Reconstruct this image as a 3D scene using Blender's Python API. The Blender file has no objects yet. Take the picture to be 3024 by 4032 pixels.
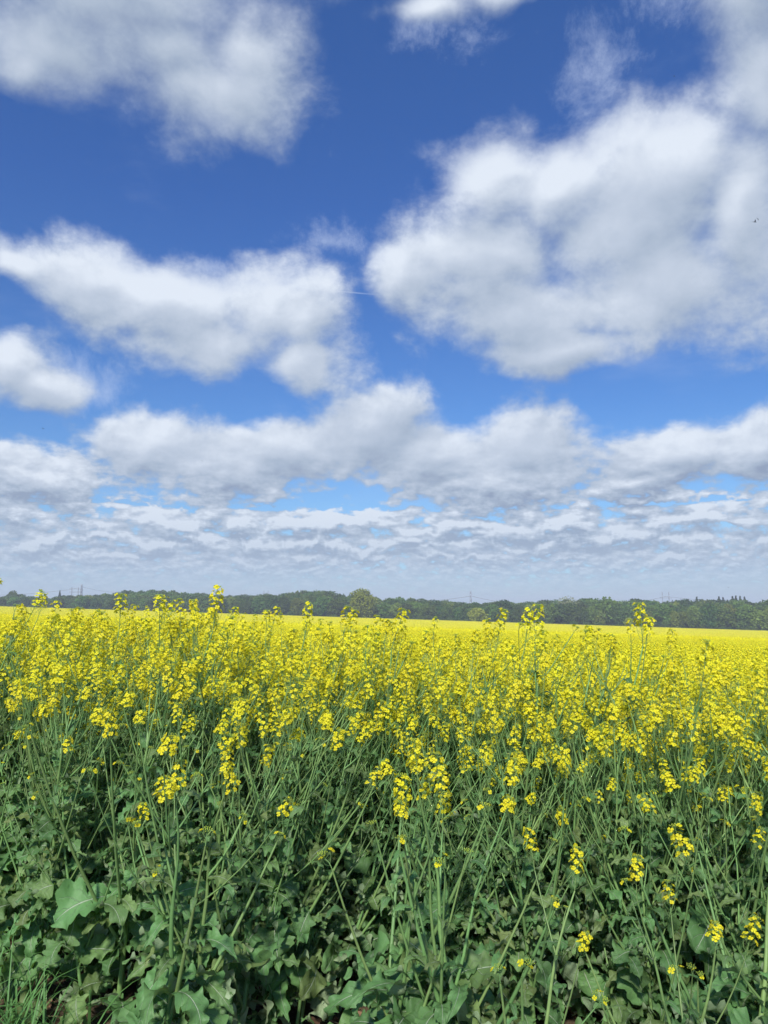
import bpy, math, random
import numpy as np
from mathutils import Matrix, Vector, Euler
sc = bpy.context.scene
COL = sc.collection
rad = math.radians

# ------------------------------------------------------------------ camera
CAM_H = 1.5
cam_d = bpy.data.cameras.new('camera')
cam = bpy.data.objects.new('camera', cam_d); COL.objects.link(cam)
cam.location = (0, 0, CAM_H)
cam.rotation_euler = (rad(97.5), 0, 0)
cam_d.sensor_fit = 'VERTICAL'; cam_d.sensor_height = 36; cam_d.sensor_width = 27; cam_d.lens = 26
cam_d.clip_start = 0.05; cam_d.clip_end = 20000
sc.camera = cam
sc.view_settings.view_transform = 'Standard'; sc.view_settings.look = 'None'
sc.view_settings.gamma = 1; sc.view_settings.use_curve_mapping = False
sc.view_settings.exposure = 0.6

SUN_EL, SUN_AZ = 41.0, 194.0        # azimuth clockwise from +Y: behind the camera, to its left
sd = Vector((math.sin(rad(SUN_AZ)) * math.cos(rad(SUN_EL)), math.cos(rad(SUN_AZ)) * math.cos(rad(SUN_EL)), math.sin(rad(SUN_EL))))

# ------------------------------------------------------------------ node helper
class G:
    """Small expression builder for shader node trees."""
    def __init__(s, nt): s.nt = nt; s.N = nt.nodes; s.L = nt.links
    def put(s, sock, v):
        if isinstance(v, bpy.types.NodeSocket): s.L.new(v, sock)
        elif v is not None: sock.default_value = v
    def m(s, op, a, b=None, c=None, clamp=False):
        n = s.N.new('ShaderNodeMath'); n.operation = op; n.use_clamp = clamp
        for i, v in enumerate((a, b, c)): s.put(n.inputs[i], v)
        return n.outputs[0]
    def v(s, op, a, b=None, c=None, scale=None):
        n = s.N.new('ShaderNodeVectorMath'); n.operation = op
        for i, v in enumerate((a, b, c)):
            if v is not None: s.put(n.inputs[i], v)
        if scale is not None: s.put(n.inputs['Scale'], scale)
        return n.outputs['Value'] if op in ('LENGTH', 'DOT_PRODUCT', 'DISTANCE') else n.outputs['Vector']
    def noise(s, vec, scale, detail=4, rough=.5, lac=2.0, dist=0, color=False):
        n = s.N.new('ShaderNodeTexNoise'); s.put(n.inputs['Vector'], vec)
        n.inputs['Scale'].default_value = scale; n.inputs['Detail'].default_value = detail
        n.inputs['Roughness'].default_value = rough; n.inputs['Lacunarity'].default_value = lac
        n.inputs['Distortion'].default_value = dist
        return n.outputs['Color' if color else 'Fac']
    def ss(s, v, a, b, lo=0.0, hi=1.0, kind='SMOOTHSTEP'):
        n = s.N.new('ShaderNodeMapRange'); n.interpolation_type = kind
        s.put(n.inputs['Value'], v)
        for k, x in zip(('From Min', 'From Max', 'To Min', 'To Max'), (a, b, lo, hi)): s.put(n.inputs[k], x)
        return n.outputs['Result']
    def mix(s, f, a, b, kind='MIX'):
        n = s.N.new('ShaderNodeMix'); n.data_type = 'RGBA'; n.blend_type = kind
        s.put(n.inputs[0], f); s.put(n.inputs[6], a); s.put(n.inputs[7], b)
        return n.outputs[2]
    def ramp(s, f, stops):
        n = s.N.new('ShaderNodeValToRGB'); s.put(n.inputs[0], f); e = n.color_ramp.elements
        while len(e) < len(stops): e.new(0.5)
        for i, (p, c) in enumerate(stops): e[i].position = p; e[i].color = (*c, 1)
        return n.outputs[0]
    def xyz(s, v):
        n = s.N.new('ShaderNodeSeparateXYZ'); s.put(n.inputs[0], v); return n.outputs
    def comb(s, x, y, z):
        n = s.N.new('ShaderNodeCombineXYZ')
        for i, v in enumerate((x, y, z)): s.put(n.inputs[i], v)
        return n.outputs[0]

# ------------------------------------------------------------------ sky: Nishita air with a procedural cumulus layer
world = bpy.data.worlds.new('World'); sc.world = world; world.use_nodes = True
wt = world.node_tree; wt.nodes.clear(); g = G(wt)

# cloud masses: azimuth, elevation, half width, half height (degrees)
CLOUDS = [(-26.4,36.8,7.3,3.5),(-18.6,38.2,8.1,3.3),(-12.0,39.5,5.4,2.9),(-16.5,36.6,7.5,2.4),(-27.1,35.2,3.4,2.0),(-22,41,12,4),
 (2.4,42.0,4.8,1.5),(7.4,42.5,5.6,1.3),(-4,46,5,2.5),(-21,43,9,4),(30,42,7,6),(36,25,8,7),
 (-10.5,21.6,7,3.8),(11.0,27.0,6.0,4.0),(20,27,7,5),(-14,37,9,4),(10.2,31.7,5.5,4.2),(15.8,31.5,8.2,4.3),(22.7,29.5,8.0,5.1),(28.0,34.6,3.9,4.5),(8.0,26.5,6.9,3.8),(3.9,24.6,4.1,2.7),
 (11.9,22.3,8.4,4.0),(21.4,22.9,9.3,5.8),(28.2,26.3,4.9,8.0),(13.8,19.1,8.0,1.8),
 (-27.0,24.0,3.0,1.9),(-22.8,23.1,5.8,3.0),(-17.2,22.0,6.9,3.5),(-13.7,19.3,7.3,3.1),(-6.8,21.4,4.6,3.5),(-6.3,18.2,4.4,2.3),
 (-28.6,17.2,3.6,2.9),(-26.1,16.0,3.3,1.9),(-34,18,5,4),
 (-17.4,12.2,5.2,2.8),(-12.1,10.9,7.2,3.1),(-0.8,13.5,5.8,3.2),(4.8,11.7,6.5,3.0),(11.0,12.9,5.2,3.0),(-7.2,11.8,5.2,2.7),
 (9.3,10.2,7.2,2.5),(-26,9.6,7.0,2.2),(21.7,11.1,6.5,2.1),(27.5,10.6,4.5,2.3),(19,9.6,5,1.1),(29,33,5,5),(27,39,4,4),(-24,40,9,3.5)]

def density_group():
    nt = bpy.data.node_groups.new('cloud_density', 'ShaderNodeTree')
    nt.interface.new_socket('Dir', in_out='INPUT', socket_type='NodeSocketVector')
    nt.interface.new_socket('Density', in_out='OUTPUT', socket_type='NodeSocketFloat')
    h = G(nt); gi = nt.nodes.new('NodeGroupInput'); go = nt.nodes.new('NodeGroupOutput')
    d = h.v('NORMALIZE', gi.outputs[0]); x, y, z = h.xyz(d)
    az = h.m('MULTIPLY', h.m('ARCTAN2', x, y), 57.29578)
    el = h.m('MULTIPLY', h.m('ARCSINE', z), 57.29578)
    P = h.comb(az, el, 0)
    # features get smaller and flatter towards the horizon, as on a real cloud deck
    k = h.m('DIVIDE', 1.0, h.m('ADD', h.m('MAXIMUM', z, 0.0), 0.16))
    Q = h.v('SCALE', h.comb(x, h.m('MULTIPLY', y, 0.5), h.m('MULTIPLY', z, 0.8)), scale=k)
    w1 = h.v('SUBTRACT', h.noise(d, 5.0, 3, .5, color=True), (0.5, 0.5, 0.5))
    amp = h.ss(el, 8.0, 25.0, 5.0, 11.0, 'LINEAR')
    Pw = h.v('ADD', P, h.v('MULTIPLY', h.v('SCALE', w1, scale=amp), (1.0, 0.7, 0.0)))
    M = None
    for (a, e, ra, re) in CLOUDS:
        t = h.v('MULTIPLY_ADD', Pw, (1/(ra*1.08), 1/(re*1.12), 0), (-a/(ra*1.08), -e/(re*1.12), 0))
        b = h.m('SUBTRACT', 1.0, h.v('LENGTH', t))
        M = b if M is None else h.m('SMOOTH_MAX', M, b, 0.35)
    # generic deck: low rows near the horizon, scattered fields outside the framed part of the sky
    n2 = h.noise(Q, 2.6, 7, .52)
    lowm = h.ss(el, 7.0, 8.8, 1.0, 0.0)
    side = h.ss(h.m('ABSOLUTE', az), 33.0, 42.0)
    high = h.ss(el, 46.0, 52.0)
    outm = h.m('MAXIMUM', side, high)
    gen = h.m('ADD', h.m('MULTIPLY', h.m('SUBTRACT', n2, 0.5), 4.5),
              h.m('ADD', -2.2, h.m('ADD', h.m('MULTIPLY', lowm, 3.15), h.m('MULTIPLY', outm, 2.0))))
    gen = h.m('MINIMUM', gen, h.ss(el, 7.0, 9.0, 0.32, 0.6))
    M = h.m('SMOOTH_MAX', M, gen, 0.2)
    # rows of flat-based cumulus, one behind the other towards the horizon
    for i, (e, hh, f, o) in enumerate([(7.6, 1.1, .16, .3), (6.2, 1.1, .20, .75), (4.9, .9, .27, .7), (3.8, .7, .36, .6), (2.9, .5, .5, .5), (2.1, .38, .7, .4), (1.4, .3, 1.0, .3)]):
        n = h.noise(h.comb(h.m('MULTIPLY', az, f), h.m('MULTIPLY', el, f * 2.6), 3.7 * i + 1.1), 1.0, 5, .6)
        wob = h.m('MULTIPLY', h.m('SUBTRACT', h.noise(h.comb(h.m('MULTIPLY', az, f * .8), 9.1 * i, 2.2), 1.0, 5, .62), 0.5), 5.0 * hh)
        dd = h.m('SUBTRACT', h.m('ADD', el, wob), e); dd = h.m('MAXIMUM', dd, h.m('MULTIPLY', dd, -1.7))
        b = h.m('SUBTRACT', h.m('MULTIPLY_ADD', h.m('SUBTRACT', n, 0.5), 3.6, o), h.m('MULTIPLY', dd, 1 / hh))
        M = h.m('SMOOTH_MAX', M, b, 0.15)
    S = h.v('MULTIPLY', d, (1, 1, 1.3))
    f1 = h.noise(S, 7.0, 14, .62, 2.1, 0.1)
    pa = h.noise(h.v('MULTIPLY', P, (.5, .95, 0)), 1.0, 9, .56); pb = h.noise(h.v('MULTIPLY', P, (1.1, 2.3, 0)), 1.0, 7, .56)
    fb = h.ss(el, 2.0, 6.5); f2 = h.m('ADD', h.m('MULTIPLY', pa, fb), h.m('MULTIPLY', pb, h.m('SUBTRACT', 1.0, fb)))
    lo = h.ss(el, 7.0, 16.0, 1.0, 0.0)
    f1 = h.m('ADD', h.m('MULTIPLY', f1, h.m('SUBTRACT', 1.0, h.m('MULTIPLY', lo, 0.85))), h.m('MULTIPLY', f2, h.m('MULTIPLY', lo, 0.85)))
    amp2 = h.m('MULTIPLY', h.m('MULTIPLY_ADD', lo, 0.5, 2.1), h.m('MAXIMUM', h.ss(M, .15, .75, 1.0, .55), h.m('MULTIPLY', lo, 1.15)))
    D = h.m('ADD', M, h.m('MULTIPLY', h.m('SUBTRACT', f1, 0.47), amp2))
    h.put(go.inputs[0], D)
    return nt
DG = density_group()
def dens(v):
    n = wt.nodes.new('ShaderNodeGroup'); n.node_tree = DG; g.put(n.inputs[0], v); return n.outputs[0]

tc = wt.nodes.new('ShaderNodeTexCoord'); Dv = tc.outputs['Generated']
Dn = g.v('NORMALIZE', Dv); X, Y, Z = g.xyz(Dn)
EL = g.m('MULTIPLY', g.m('ARCSINE', Z), 57.29578); AZ = g.m('MULTIPLY', g.m('ARCTAN2', X, Y), 57.29578)
sky = wt.nodes.new('ShaderNodeTexSky'); sky.sky_type = 'NISHITA'; sky.sun_disc = False
sky.sun_elevation = rad(SUN_EL); sky.sun_rotation = rad(SUN_AZ); sky.altitude = 50
sky.air_density = 1.0; sky.dust_density = 0.6; sky.ozone_density = 2.5
STR = 0.10
air = g.mix(1.0, sky.outputs[0], g.ramp(g.m('DIVIDE', EL, 50.0, clamp=True), [(0.0, (.46,.60,.86)), (.12, (.45,.65,.84)), (.3, (.32,.57,.88)), (.6, (.26,.51,.93)), (1.0, (.27,.55,.98))]), 'MULTIPLY')
d0 = dens(Dn)
step = g.ss(EL, 2.0, 30.0, 0.009, 0.075, 'LINEAR')
d1 = dens(g.v('ADD', Dn, g.comb(0, 0, step)))
d2 = dens(g.v('ADD', Dn, g.comb(g.m('MULTIPLY', step, -0.2), 0, g.m('MULTIPLY', step, 0.3))))
soft = g.ss(EL, 6.0, 36.0, 0.34, 0.95, 'LINEAR')
alpha = g.ss(d0, 0.0, soft)
macro = g.m('MULTIPLY', g.m('SUBTRACT', d0, d1), g.ss(EL, 3.0, 14.0, 0.95, 0.42))
fine = g.m('MULTIPLY', g.m('SUBTRACT', d0, d2), 0.45)
thick = g.ss(d0, 0.7, 1.7, 0.0, 0.30)
over = g.m('ADD', g.ss(EL, 32.0, 40.0, 0.0, 0.22), g.ss(EL, 13.0, 17.0, 0.07, 0.0))
under = g.noise(Dn, 6.0, 3, .5)
lit = g.m('ADD', 0.60, g.m('ADD', macro, fine))
lit = g.m('SUBTRACT', lit, g.m('ADD', thick, over))
lit = g.m('ADD', lit, g.m('MULTIPLY', g.m('SUBTRACT', under, 0.5), 0.5), clamp=True)
ccol = g.ramp(lit, [(0.0, (.185,.23,.32)), (.35, (.27,.325,.41)), (.7, (.385,.435,.515)), (1.0, (.53,.575,.64))])
# air in front of far clouds
far = g.ss(EL, 0.0, 10.0, 0.70, 0.0)
hz = (.265, .345, .45, 1)
ccol = g.mix(far, ccol, hz)
alpha = g.m('MULTIPLY', alpha, g.ss(EL, 0.3, 4.0, 0.30, 0.97))
# thin veil of cirrus and a short contrail
veil = g.m('MULTIPLY', g.ss(g.noise(g.v('MULTIPLY', Dn, (1, 1, 2.5)), 3.0, 8, .6), .48, .78), 0.30)
t = g.m('SUBTRACT', EL, g.m('MULTIPLY_ADD', AZ, -0.0672, 23.836))
con = g.m('MULTIPLY', g.ss(g.m('ABSOLUTE', t), 0.0, 0.09, 1.0, 0.0), g.m('MULTIPLY', g.ss(AZ, -8.4, -7.0), g.ss(AZ, -2.5, -0.2, 1.0, 0.25)))
airc = g.v('SCALE', air, scale=STR)
wn = g.noise(g.v('MULTIPLY', Dn, (1.2, 1, 1.0)), 8.0, 12, .70, 2.1, .2)
wm = None
for (a_, e_, ra_, re_) in [(18.5, 37.5, 6.5, 5.0), (-4, 27.5, 9.0, 2.2), (23, 40, 7, 4), (4, 40.5, 7, 2.5), (-14, 25.2, 3.0, 1.2), (-24, 16, 6, 3)]:
    t_ = g.v('MULTIPLY_ADD', g.comb(AZ, EL, 0), (1/ra_, 1/re_, 0), (-a_/ra_, -e_/re_, 0)); b_ = g.m('SUBTRACT', 1.0, g.v('LENGTH', t_))
    wm = b_ if wm is None else g.m('MAXIMUM', wm, b_)
wisp = g.m('MULTIPLY', g.ss(g.m('ADD', wn, g.m('MULTIPLY', g.m('MAXIMUM', wm, -0.2), 0.30)), .58, .90), 0.55)
airc = g.mix(g.m('MAXIMUM', g.m('MAXIMUM', veil, wisp), g.m('MULTIPLY', con, 0.35)), airc, (.38, .45, .60, 1))
res = g.mix(alpha, airc, ccol)
bg = wt.nodes.new('ShaderNodeBackground'); wo = wt.nodes.new('ShaderNodeOutputWorld')
g.put(bg.inputs[0], g.v('SCALE', res, scale=1.0 / STR)); bg.inputs[1].default_value = STR
g.L.new(bg.outputs[0], wo.inputs[0])
world.cycles.sampling_method = 'MANUAL'; world.cycles.sample_map_resolution = 512

sun_d = bpy.data.lights.new('sun', 'SUN'); sun_d.energy = 4.2; sun_d.angle = rad(5.0); sun_d.color = (1.0, 0.95, 0.86)
sun = bpy.data.objects.new('sun', sun_d); COL.objects.link(sun)
sun.rotation_euler = sd.to_track_quat('Z', 'Y').to_euler()

# ------------------------------------------------------------------ tagging helpers
def tag(o, label=None, cat=None, group=None, kind=None):
    if label: o['label'] = label
    if cat: o['category'] = cat
    if group: o['group'] = group
    if kind: o['kind'] = kind
    return o
def empty(name, loc=(0, 0, 0)):
    o = bpy.data.objects.new(name, None); COL.objects.link(o); o.location = loc; o.empty_display_size = .1
    return o
def add(name, mesh, parent=None, mtx=None):
    o = bpy.data.objects.new(name, mesh); COL.objects.link(o)
    if parent: o.parent = parent
    if mtx is not None: o.matrix_basis = mtx
    return o

class MB:
    """Collects vertices, faces, material slots and uv, then makes one mesh."""
    def __init__(s): s.V = []; s.F = []; s.M = []; s.U = []; s.n = 0
    def add(s, V, F, m=0, uv=None, mtx=None):
        V = np.asarray(V, float)
        if mtx is not None:
            A = np.array(mtx); V = V @ A[:3, :3].T + A[:3, 3]
        s.V.append(V); n = s.n; s.n += len(V)
        s.F.extend([tuple(i + n for i in f) for f in F])
        if isinstance(m, int): m = [m] * len(F)
        s.M.extend(m); s.U.append(np.zeros((len(V), 2)) if uv is None else np.asarray(uv, float))
    def merge(s, o, mtx=None, mo=0):
        V = np.vstack(o.V)
        s.add(V, o.F, [a + mo for a in o.M], np.vstack(o.U), mtx)
    def mesh(s, name, mats, smooth=True):
        me = bpy.data.meshes.new(name); V = np.vstack(s.V)
        me.from_pydata(V.tolist(), [], s.F)
        for m in mats: me.materials.append(m)
        me.polygons.foreach_set('material_index', np.array(s.M, np.int32))
        me.polygons.foreach_set('use_smooth', np.full(len(s.F), smooth))
        uv = me.uv_layers.new(name='uv'); li = np.empty(len(me.loops), np.int32); me.loops.foreach_get('vertex_index', li)
        uv.data.foreach_set('uv', np.vstack(s.U)[li].astype(np.float32).ravel())
        me.update(); return me

def tube(pts, rr, sides=6, cap=False):
    pts = [Vector(p) for p in pts]; V = []; F = []
    up = Vector((1, 0, 0))
    for i, p in enumerate(pts):
        t = (pts[min(i + 1, len(pts) - 1)] - pts[max(i - 1, 0)]).normalized()
        a = up - t * up.dot(t)
        if a.length < 1e-3: a = Vector((0, 1, 0)) - t * t.y
        a.normalize(); b = t.cross(a); up = a
        for k in range(sides):
            w = 2 * math.pi * k / sides; V.append(p + (a * math.cos(w) + b * math.sin(w)) * rr[i])
    for i in range(len(pts) - 1):
        for k in range(sides):
            k2 = (k + 1) % sides
            F.append((i * sides + k, i * sides + k2, (i + 1) * sides + k2, (i + 1) * sides + k))
    if cap: F.append(tuple(range(sides))[::-1]); F.append(tuple((len(pts) - 1) * sides + k for k in range(sides)))
    return [tuple(v) for v in V], F
def box(c, s):
    V = [(c[0] + s[0] * a / 2, c[1] + s[1] * b / 2, c[2] + s[2] * d / 2) for a in (-1, 1) for b in (-1, 1) for d in (-1, 1)]
    return V, [(0, 1, 3, 2), (4, 6, 7, 5), (0, 4, 5, 1), (2, 3, 7, 6), (0, 2, 6, 4), (1, 5, 7, 3)]

# ------------------------------------------------------------------ materials
def mat(name):
    m = bpy.data.materials.new(name); m.use_nodes = True; nt = m.node_tree; nt.nodes.clear()
    h = G(nt); out = nt.nodes.new('ShaderNodeOutputMaterial'); return m, h, out
def pbsdf(h, col, rough=.6, spec=.4, normal=None):
    n = h.N.new('ShaderNodeBsdfPrincipled'); h.put(n.inputs['Base Color'], col); h.put(n.inputs['Roughness'], rough)
    n.inputs['Specular IOR Level'].default_value = spec
    if normal is not None: h.put(n.inputs['Normal'], normal)
    return n.outputs[0]
def bump(h, hgt, s=.5, d=.01):
    n = h.N.new('ShaderNodeBump'); h.put(n.inputs['Height'], hgt); n.inputs['Strength'].default_value = s; n.inputs['Distance'].default_value = d
    return n.outputs[0]
def transl(h, surf, col, f):
    t = h.N.new('ShaderNodeBsdfTranslucent'); h.put(t.inputs[0], col)
    x = h.N.new('ShaderNodeMixShader'); h.put(x.inputs[0], f); h.put(x.inputs[1], surf); h.put(x.inputs[2], t.outputs[0]); return x.outputs[0]
def simple(name, col, rough=.6, spec=.4, var=0.0, tr=0.0, noise=0.0, nscale=20):
    m, h, out = mat(name); c = (*col, 1)
    if var or noise:
        oi = h.N.new('ShaderNodeObjectInfo'); r = oi.outputs['Random']
        hs = h.N.new('ShaderNodeHueSaturation'); hs.inputs['Color'].default_value = c
        h.put(hs.inputs['Hue'], h.m('MULTIPLY_ADD', r, var * .12, .5 - var * .06))
        val = h.m('MULTIPLY_ADD', h.m('FRACT', h.m('MULTIPLY', r, 7.31)), var, 1 - var / 2)
        if noise:
            tcn = h.N.new('ShaderNodeTexCoord')
            val = h.m('MULTIPLY', val, h.m('MULTIPLY_ADD', h.noise(tcn.outputs['Object'], nscale, 4), noise * 2, 1 - noise))
        h.put(hs.inputs['Value'], val); c = hs.outputs[0]
    s = pbsdf(h, c, rough, spec)
    if tr: s = transl(h, s, c, tr)
    h.L.new(s, out.inputs[0]); return m

def leaf_mat(name, top, back, vein, trc, tr=.30):
    m, h, out = mat(name)
    uv = h.N.new('ShaderNodeUVMap'); uv.uv_map = 'uv'; u, v, _ = h.xyz(uv.outputs[0])
    tcn = h.N.new('ShaderNodeTexCoord'); geo = h.N.new('ShaderNodeNewGeometry')
    oi = h.N.new('ShaderNodeObjectInfo'); r = oi.outputs['Random']
    n1 = h.noise(tcn.outputs['Object'], 45, 5, .6); n2 = h.noise(tcn.outputs['Object'], 400, 2, .5)
    au = h.m('ABSOLUTE', h.m('SUBTRACT', u, 0.5))
    w = h.m('MULTIPLY_ADD', v, -0.022, 0.040)
    mid = h.ss(au, w, h.m('MULTIPLY', w, 0.45))
    sv = h.m('ABSOLUTE', h.m('SUBTRACT', h.m('FRACT', h.m('MULTIPLY', h.m('SUBTRACT', h.m('ADD', v, h.m('MULTIPLY', n1, .05)), h.m('MULTIPLY', au, 0.55)), 7.0)), .5))
    side = h.m('MULTIPLY', h.ss(sv, .055, .01), h.ss(au, .48, .1))
    c = h.mix(h.m('MULTIPLY', n1, .5), (*top, 1), (top[0] * 1.7, top[1] * 1.5, top[2] * 1.3, 1))
    hs = h.N.new('ShaderNodeHueSaturation'); h.put(hs.inputs['Color'], c)
    h.put(hs.inputs['Hue'], h.m('MULTIPLY_ADD', h.m('POWER', r, 2.5), -.070, .508))
    h.put(hs.inputs['Value'], h.m('MULTIPLY_ADD', h.m('FRACT', h.m('MULTIPLY', r, 9.7)), .7, .70))
    c = h.mix(h.m('MULTIPLY', side, .42), hs.outputs[0], (*vein, 1)); c = h.mix(h.m('MULTIPLY', mid, .85), c, (*vein, 1))
    c = h.mix(geo.outputs['Backfacing'], c, (*back, 1))
    hgt = h.m('ADD', h.m('ADD', h.m('MULTIPLY', n1, .6), h.m('MULTIPLY', n2, .1)), h.m('MULTIPLY', h.m('MAXIMUM', side, mid), -.5))
    s = pbsdf(h, c, .50, .35, bump(h, hgt, .8, .006))
    s = transl(h, s, (*trc, 1), tr); h.L.new(s, out.inputs[0]); return m
M_leaf = leaf_mat('rape_leaf', (.105, .225, .080), (.34, .46, .26), (.45, .55, .38), (.16, .30, .03))
M_stem = simple('rape_stem', (.18, .31, .10), .5, .4, .35, 0, .3, 60)
M_petal = simple('rape_petal', (.90, .825, .035), .55, .2, .10, .40)
M_bud = simple('rape_bud', (.30, .40, .05), .6, .3, .2)
M_grass = simple('grass_blade', (.12, .26, .07), .45, .4, .4, .25)
M_dead = simple('dead_leaf', (.20, .125, .075), .8, .2, .6, .1, .4)
M_straw = simple('dry_straw', (.34, .25, .14), .7, .2, .5)

def tree_mat(name, col, tr=.30):
    m, h, out = mat(name)
    tcn = h.N.new('ShaderNodeTexCoord'); oi = h.N.new('ShaderNodeObjectInfo')
    n = h.noise(tcn.outputs['Object'], .35, 3, .6); n2 = h.noise(tcn.outputs['Object'], 2.5, 3, .6)
    c = h.mix(n, (col[0] * .65, col[1] * .7, col[2] * .75, 1), (col[0] * 1.45, col[1] * 1.35, col[2] * 1.1, 1))
    hs = h.N.new('ShaderNodeHueSaturation'); h.put(hs.inputs['Color'], c)
    r = oi.outputs['Random']; h.put(hs.inputs['Hue'], h.m('MULTIPLY_ADD', r, .05, .475))
    h.put(hs.inputs['Value'], h.m('MULTIPLY', h.m('MULTIPLY_ADD', n2, .4, .85), h.m('MULTIPLY_ADD', h.m('FRACT', h.m('MULTIPLY', r, 5.3)), .6, .7)))
    s = transl(h, pbsdf(h, hs.outputs[0], .75, .2), hs.outputs[0], tr); h.L.new(s, out.inputs[0]); return m
T_dark = tree_mat('tree_foliage_dark', (.058, .105, .024))
T_mid = tree_mat('tree_foliage_mid', (.078, .145, .026))
T_olive = tree_mat('tree_foliage_olive', (.135, .185, .032))
T_lime = tree_mat('tree_foliage_lime', (.22, .27, .035))
T_pale = tree_mat('tree_foliage_pale', (.27, .29, .17))
T_con = tree_mat('tree_foliage_conifer', (.030, .052, .026))
M_bark = simple('bark', (.09, .07, .05), .9, .1, .3, 0, .3, 3)
M_paleb = simple('pale_twigs', (.30, .29, .22), .9, .1)
M_steel = simple('galvanised_steel', (.25, .27, .32), .6, .3)
M_cable = simple('cable', (.24, .26, .30), .6, .3)
M_bird = simple('bird_feathers', (.02, .022, .03), .7, .2)

# ------------------------------------------------------------------ terrain
CAN = 1.30
YK = [-60, -5, 3, 6, 10, 20, 30, 45, 60, 75, 110, 160, 200, 290, 380, 480, 620, 1500, 4000]
ZK = [.1, 0, 0, -.06, -.17, -.45, -.66, -.96, -1.17, -1.9, -5.0, -5.1, -4.28, -4.50, -4.63, -5.9, -7.7, -19, -45]
def zy(y): return np.interp(y, YK, ZK)
def gz(x, y):
    x = np.asarray(x, float); y = np.asarray(y, float)
    z = (zy(y - 2) + zy(y) + zy(y + 2)) / 3 - .0314 * np.clip(x, -600, 600)
    return z + .02 * np.sin(x * 1.3 + .5) * np.sin(y * 1.1)

def grid(xs, ys, fz):
    Xg, Yg = np.meshgrid(xs, ys); Zg = fz(Xg, Yg)
    V = np.stack([Xg, Yg, Zg], -1).reshape(-1, 3); nx = len(xs)
    F = [(j * nx + i, j * nx + i + 1, (j + 1) * nx + i + 1, (j + 1) * nx + i) for j in range(len(ys) - 1) for i in range(nx - 1)]
    return V, F
m_g, h, out = mat('soil')
geo = h.N.new('ShaderNodeNewGeometry'); pos = geo.outputs['Position']
n1 = h.noise(pos, 9, 8, .65); n2 = h.noise(pos, 60, 6, .6)
soil = h.mix(n1, (.055, .036, .024, 1), (.19, .13, .085, 1)); soil = h.mix(h.m('MULTIPLY', n2, .5), soil, (.24, .19, .12, 1))
px, py, pz = h.xyz(pos)
field = h.mix(h.noise(pos, .5, 5), (.36, .30, .012, 1), (.20, .24, .03, 1))
mead = h.mix(h.noise(pos, .05, 4), (.14, .19, .045, 1), (.20, .24, .08, 1))
edge = h.m('SUBTRACT', py, h.m('MULTIPLY_ADD', px, -.30, 468))
c = h.mix(h.ss(py, 30, 60), soil, field); c = h.mix(h.ss(edge, 0, 4), c, mead)
h.L.new(pbsdf(h, c, .95, .1, bump(h, h.m('ADD', n1, h.m('MULTIPLY', n2, .4)), .9, .04)), out.inputs[0])
xs = np.concatenate([-np.geomspace(3000, 8, 40), np.linspace(-7, 7, 36), np.geomspace(8, 3000, 40)])
ys = np.concatenate([np.linspace(-50, 1, 12), np.linspace(1.5, 12, 40), np.geomspace(13, 200, 70), np.geomspace(206, 3600, 60)])
mb = MB(); V, F = grid(xs, ys, gz); mb.add(V, F)
ground = add('ground', mb.mesh('ground', [m_g])); tag(ground, kind='structure')

# ------------------------------------------------------------------ geometry-nodes scatter ("stuff" only)
def scatter(name, pts, rots, scls, idx, protos, label, cat):
    me = bpy.data.meshes.new(name); me.from_pydata([tuple(p) for p in pts], [], [])
    a = me.attributes.new('rot', 'FLOAT_VECTOR', 'POINT'); a.data.foreach_set('vector', np.asarray(rots, np.float32).ravel())
    a = me.attributes.new('scl', 'FLOAT_VECTOR', 'POINT'); a.data.foreach_set('vector', np.asarray(scls, np.float32).ravel())
    a = me.attributes.new('idx', 'INT', 'POINT'); a.data.foreach_set('value', np.asarray(idx, np.int32))
    o = add(name, me); tag(o, label, cat, kind='stuff')
    nt = bpy.data.node_groups.new(name, 'GeometryNodeTree')
    nt.interface.new_socket('Geometry', in_out='INPUT', socket_type='NodeSocketGeometry')
    nt.interface.new_socket('Geometry', in_out='OUTPUT', socket_type='NodeSocketGeometry')
    gi = nt.nodes.new('NodeGroupInput'); go = nt.nodes.new('NodeGroupOutput'); L = nt.links
    def att(n, t):
        q = nt.nodes.new('GeometryNodeInputNamedAttribute'); q.data_type = t; q.inputs[0].default_value = n; return q.outputs[0]
    j = nt.nodes.new('GeometryNodeJoinGeometry'); Rr = att('rot', 'FLOAT_VECTOR'); S = att('scl', 'FLOAT_VECTOR'); I = att('idx', 'INT')
    e2r = nt.nodes.new('FunctionNodeEulerToRotation'); L.new(Rr, e2r.inputs[0])
    for k, pm in enumerate(protos):
        po = bpy.data.objects.new(name + '_source', pm)      # not linked to the scene
        oi = nt.nodes.new('GeometryNodeObjectInfo'); oi.inputs['Object'].default_value = po; oi.inputs['As Instance'].default_value = True
        ip = nt.nodes.new('GeometryNodeInstanceOnPoints'); L.new(gi.outputs[0], ip.inputs['Points']); L.new(oi.outputs['Geometry'], ip.inputs['Instance'])
        L.new(e2r.outputs[0], ip.inputs['Rotation']); L.new(S, ip.inputs['Scale'])
        cm = nt.nodes.new('FunctionNodeCompare'); cm.data_type = 'INT'; cm.operation = 'EQUAL'
        L.new(I, cm.inputs[2]); cm.inputs[3].default_value = k; L.new(cm.outputs[0], ip.inputs['Selection'])
        L.new(ip.outputs[0], j.inputs[0])
    L.new(j.outputs[0], go.inputs[0])
    md = o.modifiers.new('scatter', 'NODES'); md.node_group = nt
    return o

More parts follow.
